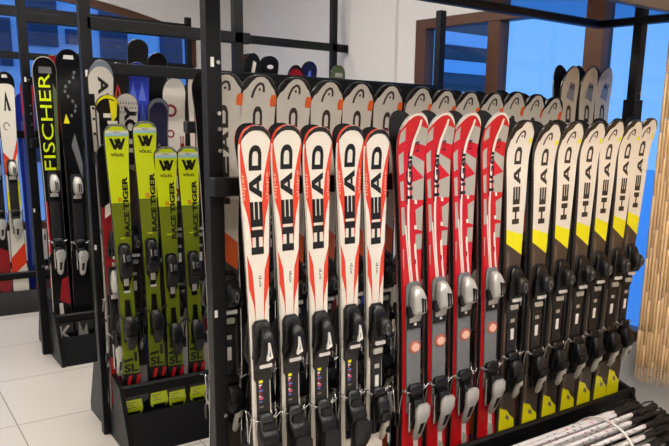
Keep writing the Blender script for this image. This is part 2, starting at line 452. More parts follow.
    if style=='lean':
        lf(b,[(zh+.07,0,.016,.006,.02),(zh+.05,0,.026,.006,.045),(zh+.02,0,.031,.006,.06),(zh-.02,0,.028,.006,.058),(zh-.05,0,.022,.006,.035)],P,e=.6)
    elif style=='tyro':
        lf(b,[(zh+.095,0,.018,.008,.020),(zh+.088,0,.028,.008,.034),(zh+.060,0,.029,.008,.038),(zh+.054,0,.022,.008,.028),(zh-.09,0,.018,.006,.022)],P,e=.4)
        lf(b,[(zh+.062,.0,.014,.02,.046),(zh+.048,.0,.026,.02,.064),(zh+.012,.002,.027,.02,.072),(zh-.016,.002,.021,.02,.060),(zh-.04,0,.015,.02,.036)],P2,e=.45)
        for sg in(-1,1): lf(b,[(zh+.03,sg*.028,.005,.01,.04),(zh-.03,sg*.026,.005,.01,.03)],P,e=.6)
    elif style=='silver':
        lf(b,[(zh+.10,0,.020,.008,.024),(zh+.09,0,.030,.008,.034),(zh+.06,0,.030,.008,.036),(zh+.052,0,.020,.008,.03),(zh-.09,0,.018,.006,.026)],P,e=.4)
        lf(b,[(zh+.045,.0,.018,.02,.05),(zh+.02,.0,.026,.02,.064),(zh-.02,.0,.022,.02,.062),(zh-.05,0,.016,.02,.04)],P2,e=.6)
        lf(b,[(zh+.03,-.024,.005,.008,.026),(zh-.10,-.024,.005,.008,.022)],'steel',e=.6)
    else:
        lf(b,[(zh+.095,0,.018,.008,.018),(zh+.085,0,.028,.008,.032),(zh+.05,0,.030,.008,.04),(zh+.035,0,.036,.008,.062),(zh+.005,0,.036,.008,.078),(zh-.03,0,.030,.008,.066),(zh-.06,0,.026,.006,.03)],P,e=.55)
        lf(b,[(zh+.068,0,.020,.03,.05),(zh+.045,0,.024,.03,.056)],P2,e=.5)
    hp=b.build('heel_piece',root)
    b=MB()
    if style=='silver':
        lf(b,[(zh+.03,.004,.018,.06,.076),(zh+.015,.002,.030,.055,.080),(zh-.02,.002,.030,.05,.078),(zh-.045,.0,.022,.045,.072),(zh-.075,0,.020,.035,.060),(zh-.12,0,.018,.02,.04),(zh-.14,0,.008,.02,.03)],'silver',e=.6)
        lf(b,[(zh-.05,0,.010,.05,.0735),(zh-.105,0,.008,.03,.048)],P,e=.5)
    elif style=='sole':
        lf(b,[(zh-.0,0,.022,.07,.084),(zh-.02,.002,.036,.05,.092),(zh-.08,.004,.036,.04,.09),(zh-.12,.004,.030,.03,.07),(zh-.13,.004,.022,.03,.05)],P2,e=.5)
    elif style=='lean':
        lf(b,[(zh-.02,0,.024,.04,.066),(zh-.06,0,.022,.03,.062),(zh-.095,0,.014,.02,.04)],P2,e=.55)
    else:
        lf(b,[(zh+.01,.004,.018,.06,.080),(zh-.012,.006,.025,.045,.080),(zh-.035,.006,.018,.03,.070),(zh-.045,.004,.012,.02,.05)],P2,e=.5)
        lf(b,[(zh-.030,.012,.008,.045,.074),(zh-.045,.012,.012,.04,.072),(zh-.09,.010,.012,.026,.056),(zh-.115,.008,.009,.02,.042),(zh-.122,.008,.005,.022,.036)],'lever',e=.7)
        lf(b,[(zh-.055,.011,.0045,.05,.0715),(zh-.078,.011,.0045,.04,.0635)],P,e=.6)
    hl=b.build('heel_lever',hp)
    if style in('tyro','silver'): tag(hl,'pale silver grey heel lever')
    # brake arms
    bm='plastic2' if style=='lean' else 'steel'
    b=MB()
    for sg in(-1,1):
        b.tube([(sg*.026*W,-(t+.016),zh+.06),(sg*.040*W,-(t+.020),zh+.085),(sg*.046*W,-(t+.012),zh+.09),(sg*.050*W,-(t-.004),zh+.02),(sg*.052*W,-(t-.008),zh-.03)],.0028,bm,n=6)
        b.loft([(zh-.02,sg*.052*W,.005,t-.018,t+.002),(zh-.05,sg*.053*W,.007,t-.022,t+.0),(zh-.075,sg*.054*W,.004,t-.018,t-.004)],P,n=8)
        b.tube([(sg*.03*W,-(t+.03),zh+.075),(sg*.058*W,-(t+.022),zh+.088)],.0022,bm,n=6)
    b.build('brake',root)

def make_ski(ski, bind=None, name='alpine_ski'):
    root=empty(name,(0,0,-50))
    ski.mb.build('ski_body',root,recalc=False)
    if bind: binding(root,bind[0],ski.t,bind[1],bind[2],bind[3])
    return root
SKIS=[]
def place(proto, X, Y, z0, label, group, lean=0.0, roll=0.0, cat='ski'):
    o=proto if 'used' not in proto.keys() else dup(proto)
    if o is proto: proto['used']=1
    o.location=(X,Y,z0); o.rotation_euler=(-lean,roll,0)
    tag(o,label,cat,group); SKIS.append(o); return o
def mate(front, label, group, dx=-.010, dz=.004, gap=.004):
    o=dup(front); X,Y,z=front.location
    o.location=(X+dx,Y+gap,z+dz); r=front.rotation_euler
    o.rotation_euler=(-r[0],-r[1],PI)
    tag(o,label,'ski',group); return o

# ---- prototypes -----------------------------------------------------------
Z0=.18
def proto_white(style='sole'):
    s=Ski(1.46,.047,.034,.057,tl=.075,p=2.5,curl=.028); s.body('wht','wht','base','flame')
    z=lambda v:v-Z0
    s.rim('black',.016,.040)
    s.head_word(z(1.222),z(1.578),-.001,.044,'letter')
    for sg in(-1,1):
        s.decal([(sg*a,z(b)) for a,b in((.99,1.605),(.60,1.475),(.40,1.36),(.46,1.215),(.58,1.29),(.72,1.345),(.99,1.40))],'flame')
        s.decal([(sg*a,z(b)) for a,b in((.99,1.225),(.58,1.165),(.46,1.08),(.42,.975),(.60,1.05),(.99,1.11))],'flame')
    s.text_up('super',z(1.40),-.041,.012,'flametext',z1=z(1.49))
    s.text_up('shape',z(1.40),.041,.012,'flametext',z1=z(1.49))
    s.text_up('xrp',z(1.11),.006,.011,'letter',z1=z(1.15))
    s.decal([(-1,.0),(1,.0),(.9,.20),(.3,.14),(-.3,.14),(-.9,.20)],'flame')
    return make_ski(s,(style,.902-Z0,.572-Z0,1.0),'carving_ski')
def proto_red():
    s=Ski(1.52,.056,.042,.070,tl=.10,p=2.2,curl=.050); s.body('red','red','base','silver')
    z=lambda v:v-Z0
    s.rim('wht',.010,.045)
    for q in ([(.25,1.655),(.97,1.64),(.97,1.575),(.15,1.59)],[(.05,1.545),(.97,1.515),(.97,1.455),(.3,1.49),(0,1.51)],
              [(.0,1.44),(.97,1.455),(.97,1.37),(-.02,1.375)],[(.3,1.335),(.97,1.35),(.97,1.25),(.42,1.26)],
              [(.35,1.24),(.97,1.24),(.97,1.18),(.3,1.18)],
              [(-.97,1.63),(-.72,1.65),(-.55,1.60),(-.97,1.585)],[(-.97,1.545),(-.62,1.56),(-.62,1.48),(-.97,1.47)],
              [(-.97,1.445),(-.68,1.45),(-.68,1.375),(-.97,1.375)],[(-.97,1.35),(-.7,1.35),(-.6,1.25),(-.97,1.24)],[(-.97,1.19),(-.84,1.19),(-.90,1.11),(-.97,1.11)]):
        s.decal([(a,z(b)) for a,b in q],'panel')
    def rib(pts,w,m='wht',lay=2):
        s.decal([(a-w/2,z(b)) for a,b in pts]+[(a+w/2,z(b)) for a,b in pts[::-1]],m,True,lay)
    rib([(.42,1.675),(.1,1.61),(-.14,1.52),(-.28,1.42),(-.36,1.32),(-.33,1.22),(-.2,1.13),(.1,1.02)],.2)
    rib([(-.62,1.28),(-.5,1.19),(-.28,1.08),(-.1,1.01)],.13)
    rib([(.3,1.19),(.5,1.10),(.72,1.03)],.22)
    rib([(.22,1.66),(-.1,1.59),(-.3,1.50),(-.42,1.42)],.06,'dred',2.5)
    s.text_up('TiGer',z(1.36),-.012,.030,'letter',z1=z(1.56),bold=.03)
    s.text_up('i.3',z(1.555),.022,.018,'letter',z1=z(1.595),bold=.02)
    for zz in(1.36,1.262,1.19): s.decal([(.2,z(zz)),(.42,z(zz-.004)),(.42,z(zz+.012)),(.2,z(zz+.015))],'wht',True,3)
    s.decal([(.25,z(1.125)),(.42,z(1.12)),(.42,z(1.14)),(.25,z(1.145))],'dred',True,3)
    s.decal([(.1,z(.30)),(.62,z(.30)),(.62,z(.40)),(.1,z(.42))],'wht',True,2)
    s.decal([(.0,z(.22)),(.8,z(.22)),(.7,z(.32)),(.2,z(.34))],'panel',True,3)
    return make_ski(s,('silver',.955-Z0,.535-Z0,1.18),'carving_ski')
def head_two(top, band, letter, L, zw0, zw1, logo, dot, dotcol, notch, zb, ws, ww, wt, zt, zh, hgt, wide, tailtop, curl=.03):
    s=Ski(L,wt,ww,ws,tl=.085,p=2.5,curl=curl); s.body('brown','brown','base','black')
    z=lambda v:v-Z0
    (zl,zr,bl,brr)=zb; asym_dot=ws>.073
    s.decal([(-1,z(zl)),(1,z(zr)),(1,L-.02),(.8,L-.0),(0,L),(-.8,L),(-1,L-.02)],top)
    s.decal([(-1,z(bl)),(1,z(brr)),(1,z(zr)),(-1,z(zl))],band)
    s.notch_tip('black',2.2,asym=ws>.073)
    s.head_word(z(zw0),z(zw1),0,hgt,letter)
    s.head_logo(z(logo),-.002,1.0 if ws<.066 else 1.15,letter)
    r=.013
    if asym_dot: s.decal([(.80+.16*math.cos(k*PI/4),z(dot)+r*math.sin(k*PI/4)) for k in range(8)],dotcol,True,3)
    else: s.decal([(.66,z(dot)-.020),(.99,z(dot)-.022),(.99,z(dot)+.020),(.70,z(dot)+.018),(.64,z(dot))],dotcol,True,3)
    for a in(-.84,-.62): s.decal([(a-.05,.12),(a+.05,.12),(a+.05,z(bl)-.05),(a-.05,z(bl)-.03)],'brownl')
    s.decal([(-.95,.0),(.95,.0),(.95,z(tailtop-.075)),(.3,z(tailtop-.045)),(.0,z(tailtop-.02)),(-.95,z(tailtop))],band,True,2)
    s.decal([(-.2,z(tailtop-.06)),(.3,z(tailtop-.075)),(.3,z(tailtop-.055)),(-.1,z(tailtop-.04))],'brownl',True,3)
    return make_ski(s,('tyro',zt-Z0,zh-Z0,wide),'carving_ski')
def proto_yellow():
    return head_two('cream','yellow','letterb',1.505,1.245,1.575,1.618,1.60,'yellow',1,(1.225,1.195,1.165,1.105),.074,.044,.06,.968,.575,.042,1.2,.405,curl=.048)
def proto_gray():
    return head_two('grey','orange','letterb',1.625,1.36,1.70,1.755,1.722,'orange',1,(1.30,1.22,1.19,1.12),.072,.042,.057,1.03,.64,.036,1.05,.40,curl=.038)
def proto_tall():
    s=Ski(1.77,.052,.040,.064,tl=.12,p=2.0,curl=.03); s.body('tallg','black','base','black')
    z=lambda v:v-Z0
    s.rim('smear',.006,.02); s.decal([(-.4,1.62),(.6,1.60),(.5,1.68),(-.1,1.70)],'smear')
    s.head_word(z(1.40),z(1.765),.002,.036,'letter')
    return s
def proto_volkl(L,zb,name='carving_ski'):
    s=Ski(L,.050,.038,.0575,tl=.055,p=2.6,curl=.02); s.body('neon','black','base','black')
    z0=.15; z=lambda v:v-z0; top=L
    s.decal([(-1,0.0),(1,0.0),(1,z(zb)),(-1,z(zb))],'olive')
    # tip cap, pale sticker
    s.decal([(-.97,top-.055),(.97,top-.055),(.97,top-.030),(-.97,top-.030)],'cyan',True,2)
    s.decal([(-.97,top-.042),(.97,top-.042),(.97,top-.030),(-.97,top-.030)],'wht',True,3)
    s.text_flat('RENT',.0,top-.0405,.008,'letter',lay=4)
    s.decal([(-.99,top-.004),(-.99,top-.028),(-.85,top-.028),(-.6,top-.010),(.6,top-.010),(.85,top-.028),(.99,top-.028),(.99,top-.004),(0,top)],'tipgrey',True,2)
    # angular double-chevron mark and maker's word
    zl=top-.118
    for q in([(-.036,.052),(-.022,.052),(-.008,.016),(-.016,0)],[(-.016,0),(-.004,.0),(.012,.040),(.0,.052)],[(.0,.052),(.012,.052),(.020,.026),(.012,.012)],
             [(.006,.0),(.020,.0),(.038,.052),(.026,.052)],[(.006,0),(.012,.014),(-.006,.052),(-.014,.046)]):
        s.decal([(a,zl+b) for a,b in q],'letter',False,3)
    s.text_flat('V\u00d6LKL',0,top-.150,.017,'letter',width=.062,bold=.03)
    # racetiger up the right edge: dark on neon, dark on olive with pale outline
    L1=z(zb)
    s.text_up('TIGER',L1-.035,.024,.026,'letter',z1=L1+.125,bold=.045)
    s.text_up('RACE',L1-.165,.024,.026,'letter',z1=L1-.045,bold=.045)
    s.text_flat('SL',.000,L1+.006,.020,'orange',width=.024,bold=.03)
    s.decal([(-.012,z(1.062)),(.012,z(1.062)),(.012,z(1.067)),(-.012,z(1.067))],'neon',False,3)
    s.decal([(-.012,z(.792)),(.018,z(.792)),(.018,z(.812)),(-.012,z(.812))],'sticker',False,3)
    s.decal([(-.034,z(.436)),(.012,z(.442)),(.012,z(.456)),(-.034,z(.450))],'letter',False,3)
    s.decal([(.018,z(.436)),(.032,z(.436)),(.032,z(.485)),(.018,z(.485))],'letter',False,3)
    s.text_flat('SL',.0,z(.382),.044,'letter',width=.066,bold=.04)
    s.decal([(-1,0),(1,0),(1,z(.372)),(-1,z(.378))],'black',True,2)
    s.text_flat('11',.004,z(.315),.048,'red',width=.060,bold=.05,slant=.012)
    s.decal([(-.94,z(.168)),(.94,z(.168)),(.94,z(.232)),(-.94,z(.232))],'neon',True,3)
    for k in range(3): s.decal([(-.7,z(.19+.013*k)),(.2-.3*(k==1),z(.19+.013*k)),(.2-.3*(k==1),z(.193+.013*k)),(-.7,z(.193+.013*k))],'brown',True,4)
    return s

ORD=['first','second','third','fourth','fifth','sixth','seventh','eighth','ninth','tenth','eleventh','twelfth','thirteenth']
YF=2.125
pw=proto_white()
for i,X in enumerate((1.046,1.158,1.276,1.406,1.520)):
    if i==4: pw=proto_white('tyro')
    f=place(pw,X+.004,YF,Z0+(0,.003,0,.006,-.004)[i],'%s white ski with red flames from the left in the front row'%ORD[i],'white and red skis in the front row',roll=-.022)
    mate(f,'dark partner ski pressed behind the %s white and red ski of the front row'%ORD[i],'partner skis behind the white and red row',dx=.004)
pr=proto_red()
for i,X in enumerate((1.655,1.786,1.922,2.079)):
    f=place(pr,X+.062,YF,Z0+(0,.005,.008,.014)[i],'%s of four red skis with grey panels, from the left, front row'%ORD[i],'red and grey skis in the front row',roll=-.045)
    mate(f,'dark partner ski pressed behind the %s red and grey ski of the front row'%ORD[i],'partner skis behind the red and grey row')
py=proto_yellow()
for i,(X,r) in enumerate(((2.229,-.03),(2.400,-.018),(2.556,-.005),(2.712,.008),(2.855,.02),(3.003,.03),(3.122,.04))):
    f=place(py,X-1.4*r-.008-.003*i,YF,Z0+(.0,-.008,.0,.004,.014,.018,.030)[i],'%s white ski with yellow band and dark lower half, counting from the red skis'%ORD[i],'white, yellow and dark skis at the right of the front row',roll=r)
    mate(f,'dark partner ski pressed behind the %s white and yellow ski of the front row'%ORD[i],'partner skis behind the white and yellow row',dx=-.012)
pg=proto_gray()
YG=2.36
GX=(1.018,1.145,1.286,1.425,1.563,1.706,1.862,1.992,2.130,2.275,2.412,2.547,2.672)
for i,X in enumerate(GX):
    f=place(pg,X,YG,Z0+(0,0,.0,-.003,-.002,-.003,-.004,-.008,-.009,-.007,.003,-.002,-.010)[i],'%s grey ski with an orange dot from the left in the back row'%ORD[i],'grey skis in the back row of the front rack')
    mate(f,'dark partner ski behind the %s grey ski with an orange dot'%ORD[i],'partner skis behind the grey back row',dx=-.022)
for i,(X,n,dz) in enumerate(((2.80,'45',0),(2.94,'44',.006),(3.06,'41',.012))):
    s=proto_tall(); s.text_flat(n,.012,1.66,.028,'letter',width=.036,bold=.02)
    p=make_ski(s,('tyro',.93,.48,1.05),'alpine_ski')
    f=place(p,X,YG+.0,Z0-.004+dz,('leftmost','middle','rightmost')[i]+' of three tall stone grey skis standing above the rows before the blue window','tall stone grey skis by the right post')
    mate(f,'dark partner ski behind the %s tall stone grey ski by the right post'%('leftmost','middle','rightmost')[i],'partner skis behind the tall grey skis',dx=-.03)

# second rack front row
YV=3.52
for L,zb,lst in((1.455,1.235,((.997,'first',-.002),(1.127,'second',.014))),(1.35,1.205,((1.222,'third',0),(1.336,'fourth',.002)))):
    p=make_ski(proto_volkl(L,zb),('lean',.955-.15 if L>1.4 else .885-.15,.605-.15 if L>1.4 else .535-.15,1.1),'slalom_ski')
    for X,o,dz in lst:
        f=place(p,X+.012,YV,.15+dz,'%s neon yellow and olive ski counted from the left in the second rack'%o,'neon yellow and olive skis in the second rack',roll=-.012)

# background skis, each with its own graphics
def simple(L, w, top, X, Y, z0, label, group, fn=None, bind=None, side='black', tl=.09, p=2.1, roll=0, curl=.03, waist=.72, name='alpine_ski'):
    s=Ski(L,w*.9,w*waist,w,tl=tl,p=p,curl=curl); s.body(top,side,'base',side)
    if fn: fn(s)
    o=make_ski(s,bind,name)
    return place(o,X,Y,z0,label,group,roll=roll)
G2='mixed skis in the inner row of the second rack'
def g_atomic(s):
    L=s.L; s.rim('tipgrey',.03,.05); s.text_down('ATOMIC',L-.50,L-.075,.010,.048,'letter',bold=.03)
    for k in range(5): s.decal([(-.9,L-.5-.12*k),(.4,L-.5-.12*k),(.9,L-.56-.12*k),(-.3,L-.56-.12*k)],'black')
simple(1.745,.060,'grey',.978,3.68,.15,'pale ski with large black lettering at the left end of the second rack',G2,g_atomic,('tyro',.95,.5,1.0))
def g_redmark(s):
    L=s.L
    for q in([(-.5,L-.20),(-.15,L-.18),(0,L-.10)],[(.5,L-.20),(.15,L-.18),(0,L-.10)]): s.decal(q,'flame')
    s.decal([(-1,.3),(1,.3),(1,.75),(-1,.9)],'dred')
simple(1.745,.058,'black',1.090,3.80,.15,'black ski with a small red arrow mark beside the blue ski in the second rack',G2,g_redmark,('tyro',.95,.5,1.0))
def g_blue(s):
    L=s.L
    for zc,sg in((L-.19,1),(L-.30,-1),(L-.30,1)):
        s.decal([(-.7,zc),(-.05,zc),(-.37,zc+.10*sg)],'bluel'); s.decal([(.05,zc),(.75,zc),(.4,zc+.10*sg)],'bluel')
simple(1.755,.062,'blue',1.192,3.82,.15,'royal blue ski with pale triangles in the inner row of the second rack',G2,g_blue,('tyro',.95,.5,1.0))
def g_rings(s):
    L=s.L
    for a,zc,r in((-.35,L-.17,.034),(-.45,L-.29,.022),(-.3,L-.40,.030),(-.25,L-.49,.026),(-.3,L-.6,.03)):
        for rr,m,ly in((r,'dred',1),(r*.6,'wht',2)):
            s.decal([(a*.055+rr*math.cos(k*PI/6),zc+rr*math.sin(k*PI/6)) for k in range(12)],m,False,ly)
    s.text_up('RACE',L-.62,.036,.022,'dred',z1=L-.30,bold=.03)
simple(1.69,.063,'wht',1.372,3.80,.15,'white ski with dark red rings in the inner row of the second rack',G2,g_rings,('tyro',.95,.5,1.0))
def g_redwhite(s):
    L=s.L; s.decal([(-.3,.3),(1,.3),(1,L-.03),(-.3,L-.05)],'dred'); s.text_up('INDIUM',L-.55,.014,.04,'panel',z1=L-.10,bold=.02)
simple(1.745,.045,'wht',1.482,3.78,.15,'dark red and white ski beside the front post in the second rack',G2,g_redwhite,('tyro',.95,.5,1.0),roll=-.0)
def g_team(s):
    L=s.L; s.rim('yellow',.016,.035)
    s.decal([(-.97,L-.42),(-.78,L-.42),(-.78,L-.09),(-.97,L-.07)],'panel'); s.decal([(.1,L-.02),(.8,L-.03),(.75,L-.10),(.35,L-.13)],'yellow',True,3)
    s.decal([(-.4,L-.105),(.25,L-.105),(.25,L-.085),(-.4,L-.085)],'wht',True,3); s.text_up('TEAM',L-.36,.020,.046,'wht',z1=L-.12,bold=.02)
simple(1.575,.056,'black',.985,3.62,.16,'short black and yellow ski with white lettering behind the first neon ski',G2,g_team,('tyro',.85,.42,1.0),tl=.06)
def g_you(s):
    L=s.L
    for i in range(7):
        for j in range(3):
            a=-.6+.24*i+(.12 if j%2 else 0); s.decal([(a,L-.05-.022*j),(a+.10,L-.05-.022*j),(a+.10,L-.038-.022*j),(a,L-.038-.022*j)],'greyplate')
    s.text_up('UOY',L-.26,.016,.056,'letter',z1=L-.055,bold=.06); s.decal([(-1,.2),(1,.2),(1,L-.38),(-1,L-.34)],'brown')
simple(1.585,.056,'grey',1.078,3.64,.16,'short pale ski with a mesh pattern and dark letters behind the second neon ski',G2,g_you,('tyro',.85,.42,1.0),tl=.06)
def g_blackrim(s):
    L=s.L; s.rim('greyplate',.004,.01); s.decal([(-.90,.6),(.90,.6),(.90,L-.06),(.5,L-.02),(-.5,L-.02),(-.90,L-.06)],'navy',True,2.4)
    s.stroke([(-.006,L-.24),(.0,L-.225),(.006,L-.24)],.003,'panel')
simple(1.58,.054,'greyplate',1.238,3.66,.15,'short dark rounded ski with a grey rim between the second and third neon skis',G2,g_blackrim,('tyro',.85,.42,1.0),tl=.06)
def g_redblack(s):
    L=s.L; s.decal([(-1,.62),(1,.62),(1,1.02),(-1,1.06)],'dred'); s.decal([(-.5,.85),(.3,.85),(.3,.88),(-.5,.88)],'wht',True,2)
    s.decal([(-.6,1.0),(.4,1.03),(.2,1.08),(-.5,1.06)],'wht',True,2); s.decal([(-1,.0),(1,0),(1,.28),(-1,.30)],'dred')
simple(1.36,.050,'black',.965,3.60,.15,'black and red ski half hidden by the left post of the second rack',G2,g_redblack,('alu',.66,.34,.9),tl=.06)
G2F='dark skis whose tips rise above the second rack'
simple(1.86,.055,'black',1.252,3.98,.17,'black ski tip standing highest above the bar of the second rack',G2F,lambda s:s.decal([(-.5,1.70),(.5,1.70),(.5,1.76),(-.5,1.76)],'letter'),None,tl=.05)
simple(1.80,.055,'black',1.352,3.98,.17,'shorter black ski tip right of the highest tip above the second rack',G2F,None,None,tl=.07)
def g_dr(s):
    L=s.L; s.rim('black',.012,.03); s.decal([(-.12,L-.05),(.12,L-.05),(.35,L-.17),(-.35,L-.17)],'flame',True,3)
simple(1.825,.066,'dred',1.815,3.86,.17,'dark red ski tip with a bright red wedge against the white wall',G2F,g_dr,('tyro',.95,.5,1.0),tl=.07)
def g_wb(s):
    L=s.L; s.decal([(-.3,L-.2),(.1,L-.2),(.5,L-.05),(.1,L-.04)],'wht'); s.decal([(.3,L-.24),(.7,L-.24),(.7,L-.12),(.3,L-.14)],'camo')
simple(1.83,.052,'black',1.835,3.84,.17,'black ski tip with white slashes against the white wall',G2F,g_wb,('tyro',.95,.5,1.0),tl=.07)
def g_oval(s):
    L=s.L; s.decal([(.1+.35*math.cos(k*PI/5),L-.06+.012*math.sin(k*PI/5)) for k in range(10)],'sticker')
simple(1.825,.062,'black',1.96,3.88,.17,'black ski tip with a white oval sticker against the white wall',G2F,g_oval,('tyro',.95,.5,1.0),tl=.05)
simple(1.785,.050,'dred',2.12,3.86,.17,'small red and black ski tip left of the navy tip above the grey row',G2F,lambda s:(s.rim('black',.02,.03),s.decal([(-.3,s.L-.11),(.4,s.L-.10),(.3,s.L-.07),(-.2,s.L-.07)],'wht')),('tyro',.95,.5,1.0),tl=.07)
simple(1.815,.056,'navy',2.235,3.90,.17,'navy blue ski tip right of the small red tip above the grey row',G2F,lambda s:s.decal([(-.1,s.L-.06),(.2,s.L-.05),(.35,s.L-.15),(-.3,s.L-.15)],'bluel'),('tyro',.95,.5,1.0),tl=.06)
simple(1.805,.056,'camo',2.425,3.88,.17,'moss green patterned ski tip in front of the thin black wall post',G2F,lambda s:(s.decal([(-.4,s.L-.07),(.6,s.L-.07),(.6,s.L-.045),(-.4,s.L-.045)],'panel'),s.decal([(-.9,s.L-.15),(.2,s.L-.12),(.6,s.L-.1),(-.2,s.L-.09)],'black')),('tyro',.95,.5,1.0),tl=.07)
simple(1.64,.056,'blue',2.62,3.80,.15,'blue ski glimpsed deep between the red skis and the white and yellow skis',G2F,None,('tyro',.95,.5,1.0))
simple(1.64,.056,'black',2.80,3.80,.15,'black ski glimpsed deep behind the first white and yellow ski',G2F,None,('tyro',.95,.5,1.0))
simple(1.64,.056,'dred',2.36,3.80,.15,'dark red ski glimpsed deep behind the red skis of the front row',G2F,None,('tyro',.95,.5,1.0))
simple(1.62,.056,'black',1.70,3.74,.15,'black ski glimpsed deep behind the second white and red ski',G2F,None,('tyro',.95,.5,1.0))
simple(1.62,.056,'navy',1.82,3.74,.15,'navy ski glimpsed deep behind the third white and red ski',G2F,None,('tyro',.95,.5,1.0))

simple(1.64,.060,'black',1.475,4.00,.15,'black ski glimpsed between the dark rounded ski and the ringed white ski',G2F,None,None)
simple(1.64,.060,'black',1.60,4.00,.15,'black ski glimpsed behind the dark red and white ski of the second rack',G2F,None,None)
# third rack
G3='skis in the third rack'
def g_fischer(s):
    L=s.L; s.rim('panel',.005,.01); s.text_up('FISCHER',L-.70,-.006,.068,'neon',z1=L-.10)
    s.decal([(-.5,L-.10),(.6,L-.10),(.6,L-.06),(-.5,L-.06)],'greyplate'); s.decal([(.65,L-.7),(.97,L-.7),(.97,L-.2),(.65,L-.16)],'camo')
    s.decal([(-1,.0),(1,.0),(1,.30),(.1,.34),(-1,.26)],'black',True,2); s.decal([(-.2,.30),(1,.26),(1,.46),(.2,.44)],'dred',True,2.5)
    s.decal([(-.3,.17),(.2,.17),(.1,.28),(-.3,.28)],'wht',True,3); s.decal([(-1,.62),(-.8,.62),(-.8,L-.9),(-1,L-.9)],'red',True,2)
    s.text_flat('K',.01,.02,.10,'wht',width=.08,bold=.02); s.decal([(-.98,.0),(-.66,.0),(-.66,.12),(-.98,.14)],'neon',True,3)
simple(1.86,.070,'black',1.015,5.03,.11,'black ski with tall neon yellow lettering in the third rack',G3,g_fischer,('alu',1.05,.62,1.0),side='panel',roll=-.005)
def g_sal(s):
    L=s.L; s.decal([(-.45+.0,L-.06),(.45,L-.06),(.45,L-.035),(-.45,L-.035)],'sticker')
    for k in range(10): s.decal([(.45*math.sin(k*.9)-.1,L-.42+.03*k),(.45*math.sin(k*.9)+.1,L-.42+.03*k),(.45*math.sin(k*.9)+.1,L-.40+.03*k),(.45*math.sin(k*.9)-.1,L-.40+.03*k)],'greyplate')
    s.decal([(.2,L-.52),(.9,L-.72),(.8,L-.82),(-.2,L-.60)],'greyplate'); s.decal([(-.8,L-.46),(-.2,L-.46),(-.5,L-.40)],'yellow')
    s.decal([(-.7,.02),(.3,.02),(.2,.12),(-.2,.06),(-.6,.14)],'panel')
simple(1.915,.076,'black',1.150,5.04,.11,'broad black ski with grey ornament right of the neon lettered ski',G3,g_sal,('alu',1.03,.60,1.05))
simple(1.72,.050,'dred',1.105,5.12,.11,'dark red ski squeezed behind the neon lettered ski in the third rack',G3,lambda s:s.decal([(.3,.3),(.8,.3),(.8,1.5),(.3,1.6)],'bluel'),None)
def g_wr(s):
    s.decal([(-1,.2),(1,.2),(1,.85),(-1,.95)],'wht'); s.decal([(-1,.95),(1,.85),(1,1.22),(-1,1.25)],'dred')
simple(1.80,.048,'grey',1.290,5.06,.11,'pale ski with a red lower band left of the second rack post',G3,g_wr,('alu',1.0,.6,.9))
simple(1.87,.052,'camo',1.268,5.20,.15,'grey green ski tip above the third rack behind the broad black ski',G3,None,None)
simple(1.84,.058,'dred',1.075,5.12,.15,'dark red rounded tip behind the neon lettered ski',G3,lambda s:s.rim('panel',.006,.01),None)
simple(1.66,.050,'black',1.45,5.05,.11,'black ski in the third rack seen behind the second rack post',G3,lambda s:s.decal([(-.9,.3),(.9,.3),(.9,.6),(-.9,.6)],'dred'),('tyro',.95,.5,1.0))
# fourth rack
G4='skis in the fourth rack'
def g_f1(s):
    L=s.L; s.rim('black',.09,.04); s.decal([(-.35,L-.045),(.35,L-.045),(.35,L-.02),(-.35,L-.02)],'sticker',True,3)
    s.decal([(-.3,L-.30),(-.02,L-.15),(.02,L-.15),(.5,L-.30),(.2,L-.30),(0,L-.22),(-.1,L-.30)],'letter',True,3)
    s.stroke([(-.01+.02*math.cos(k*PI/4),L-.42+.03*math.sin(k*PI/4)) for k in range(7)],.008,'greyplate')
    s.decal([(-1,L-.62),(.2,L-.70),(1,L-.52),(1,L-.62),(-.2,L-.82),(-1,L-.8)],'flame'); s.decal([(-1,L-.66),(-.3,L-.70),(-.6,L-.76),(-1,L-.76)],'orange',True,2)
    s.decal([(-1,L-.95),(1,L-.85),(1,L-1.05),(-1,L-1.1)],'yellow'); s.decal([(-1,.15),(1,.25),(1,.42),(-1,.3)],'flame'); s.decal([(-1,.0),(1,.0),(1,.12),(-1,.12)],'wht',True,2)
simple(1.78,.070,'wht',1.010,6.50,.14,'white ski with black tip and orange flash in the fourth rack',G4,g_f1,('alu',1.0,.6,1.1))
simple(1.74,.048,'red',1.165,6.52,.14,'red ski with a dark ring beside the third rack post',G4,lambda s:(s.rim('panel',.01,.02),s.decal([(.02*math.cos(k*PI/4)*1.4,s.L-.36+.03*math.sin(k*PI/4)) for k in range(8)],'dred',False,3),s.decal([(-1,0),(1,0),(1,1.2),(-1,1.26)],'black')),None)
simple(1.62,.050,'blue',1.135,6.62,.14,'blue ski between the two front skis of the fourth rack',G4,lambda s:s.decal([(-.3,.2),(.3,.2),(.3,1.4),(-.3,1.4)],'bluel'),None)
simple(1.70,.055,'black',.90,6.50,.14,'black and red ski cut by the left picture edge in the fourth rack',G4,lambda s:s.decal([(-1,.0),(1,0),(1,.36),(-1,.4)],'dred'),('alu',1.0,.6,1.0))
simple(1.66,.052,'dred',1.27,6.50,.14,'dark red ski in the fourth rack seen right of the third rack post',G4,None,('tyro',.95,.5,1.0))

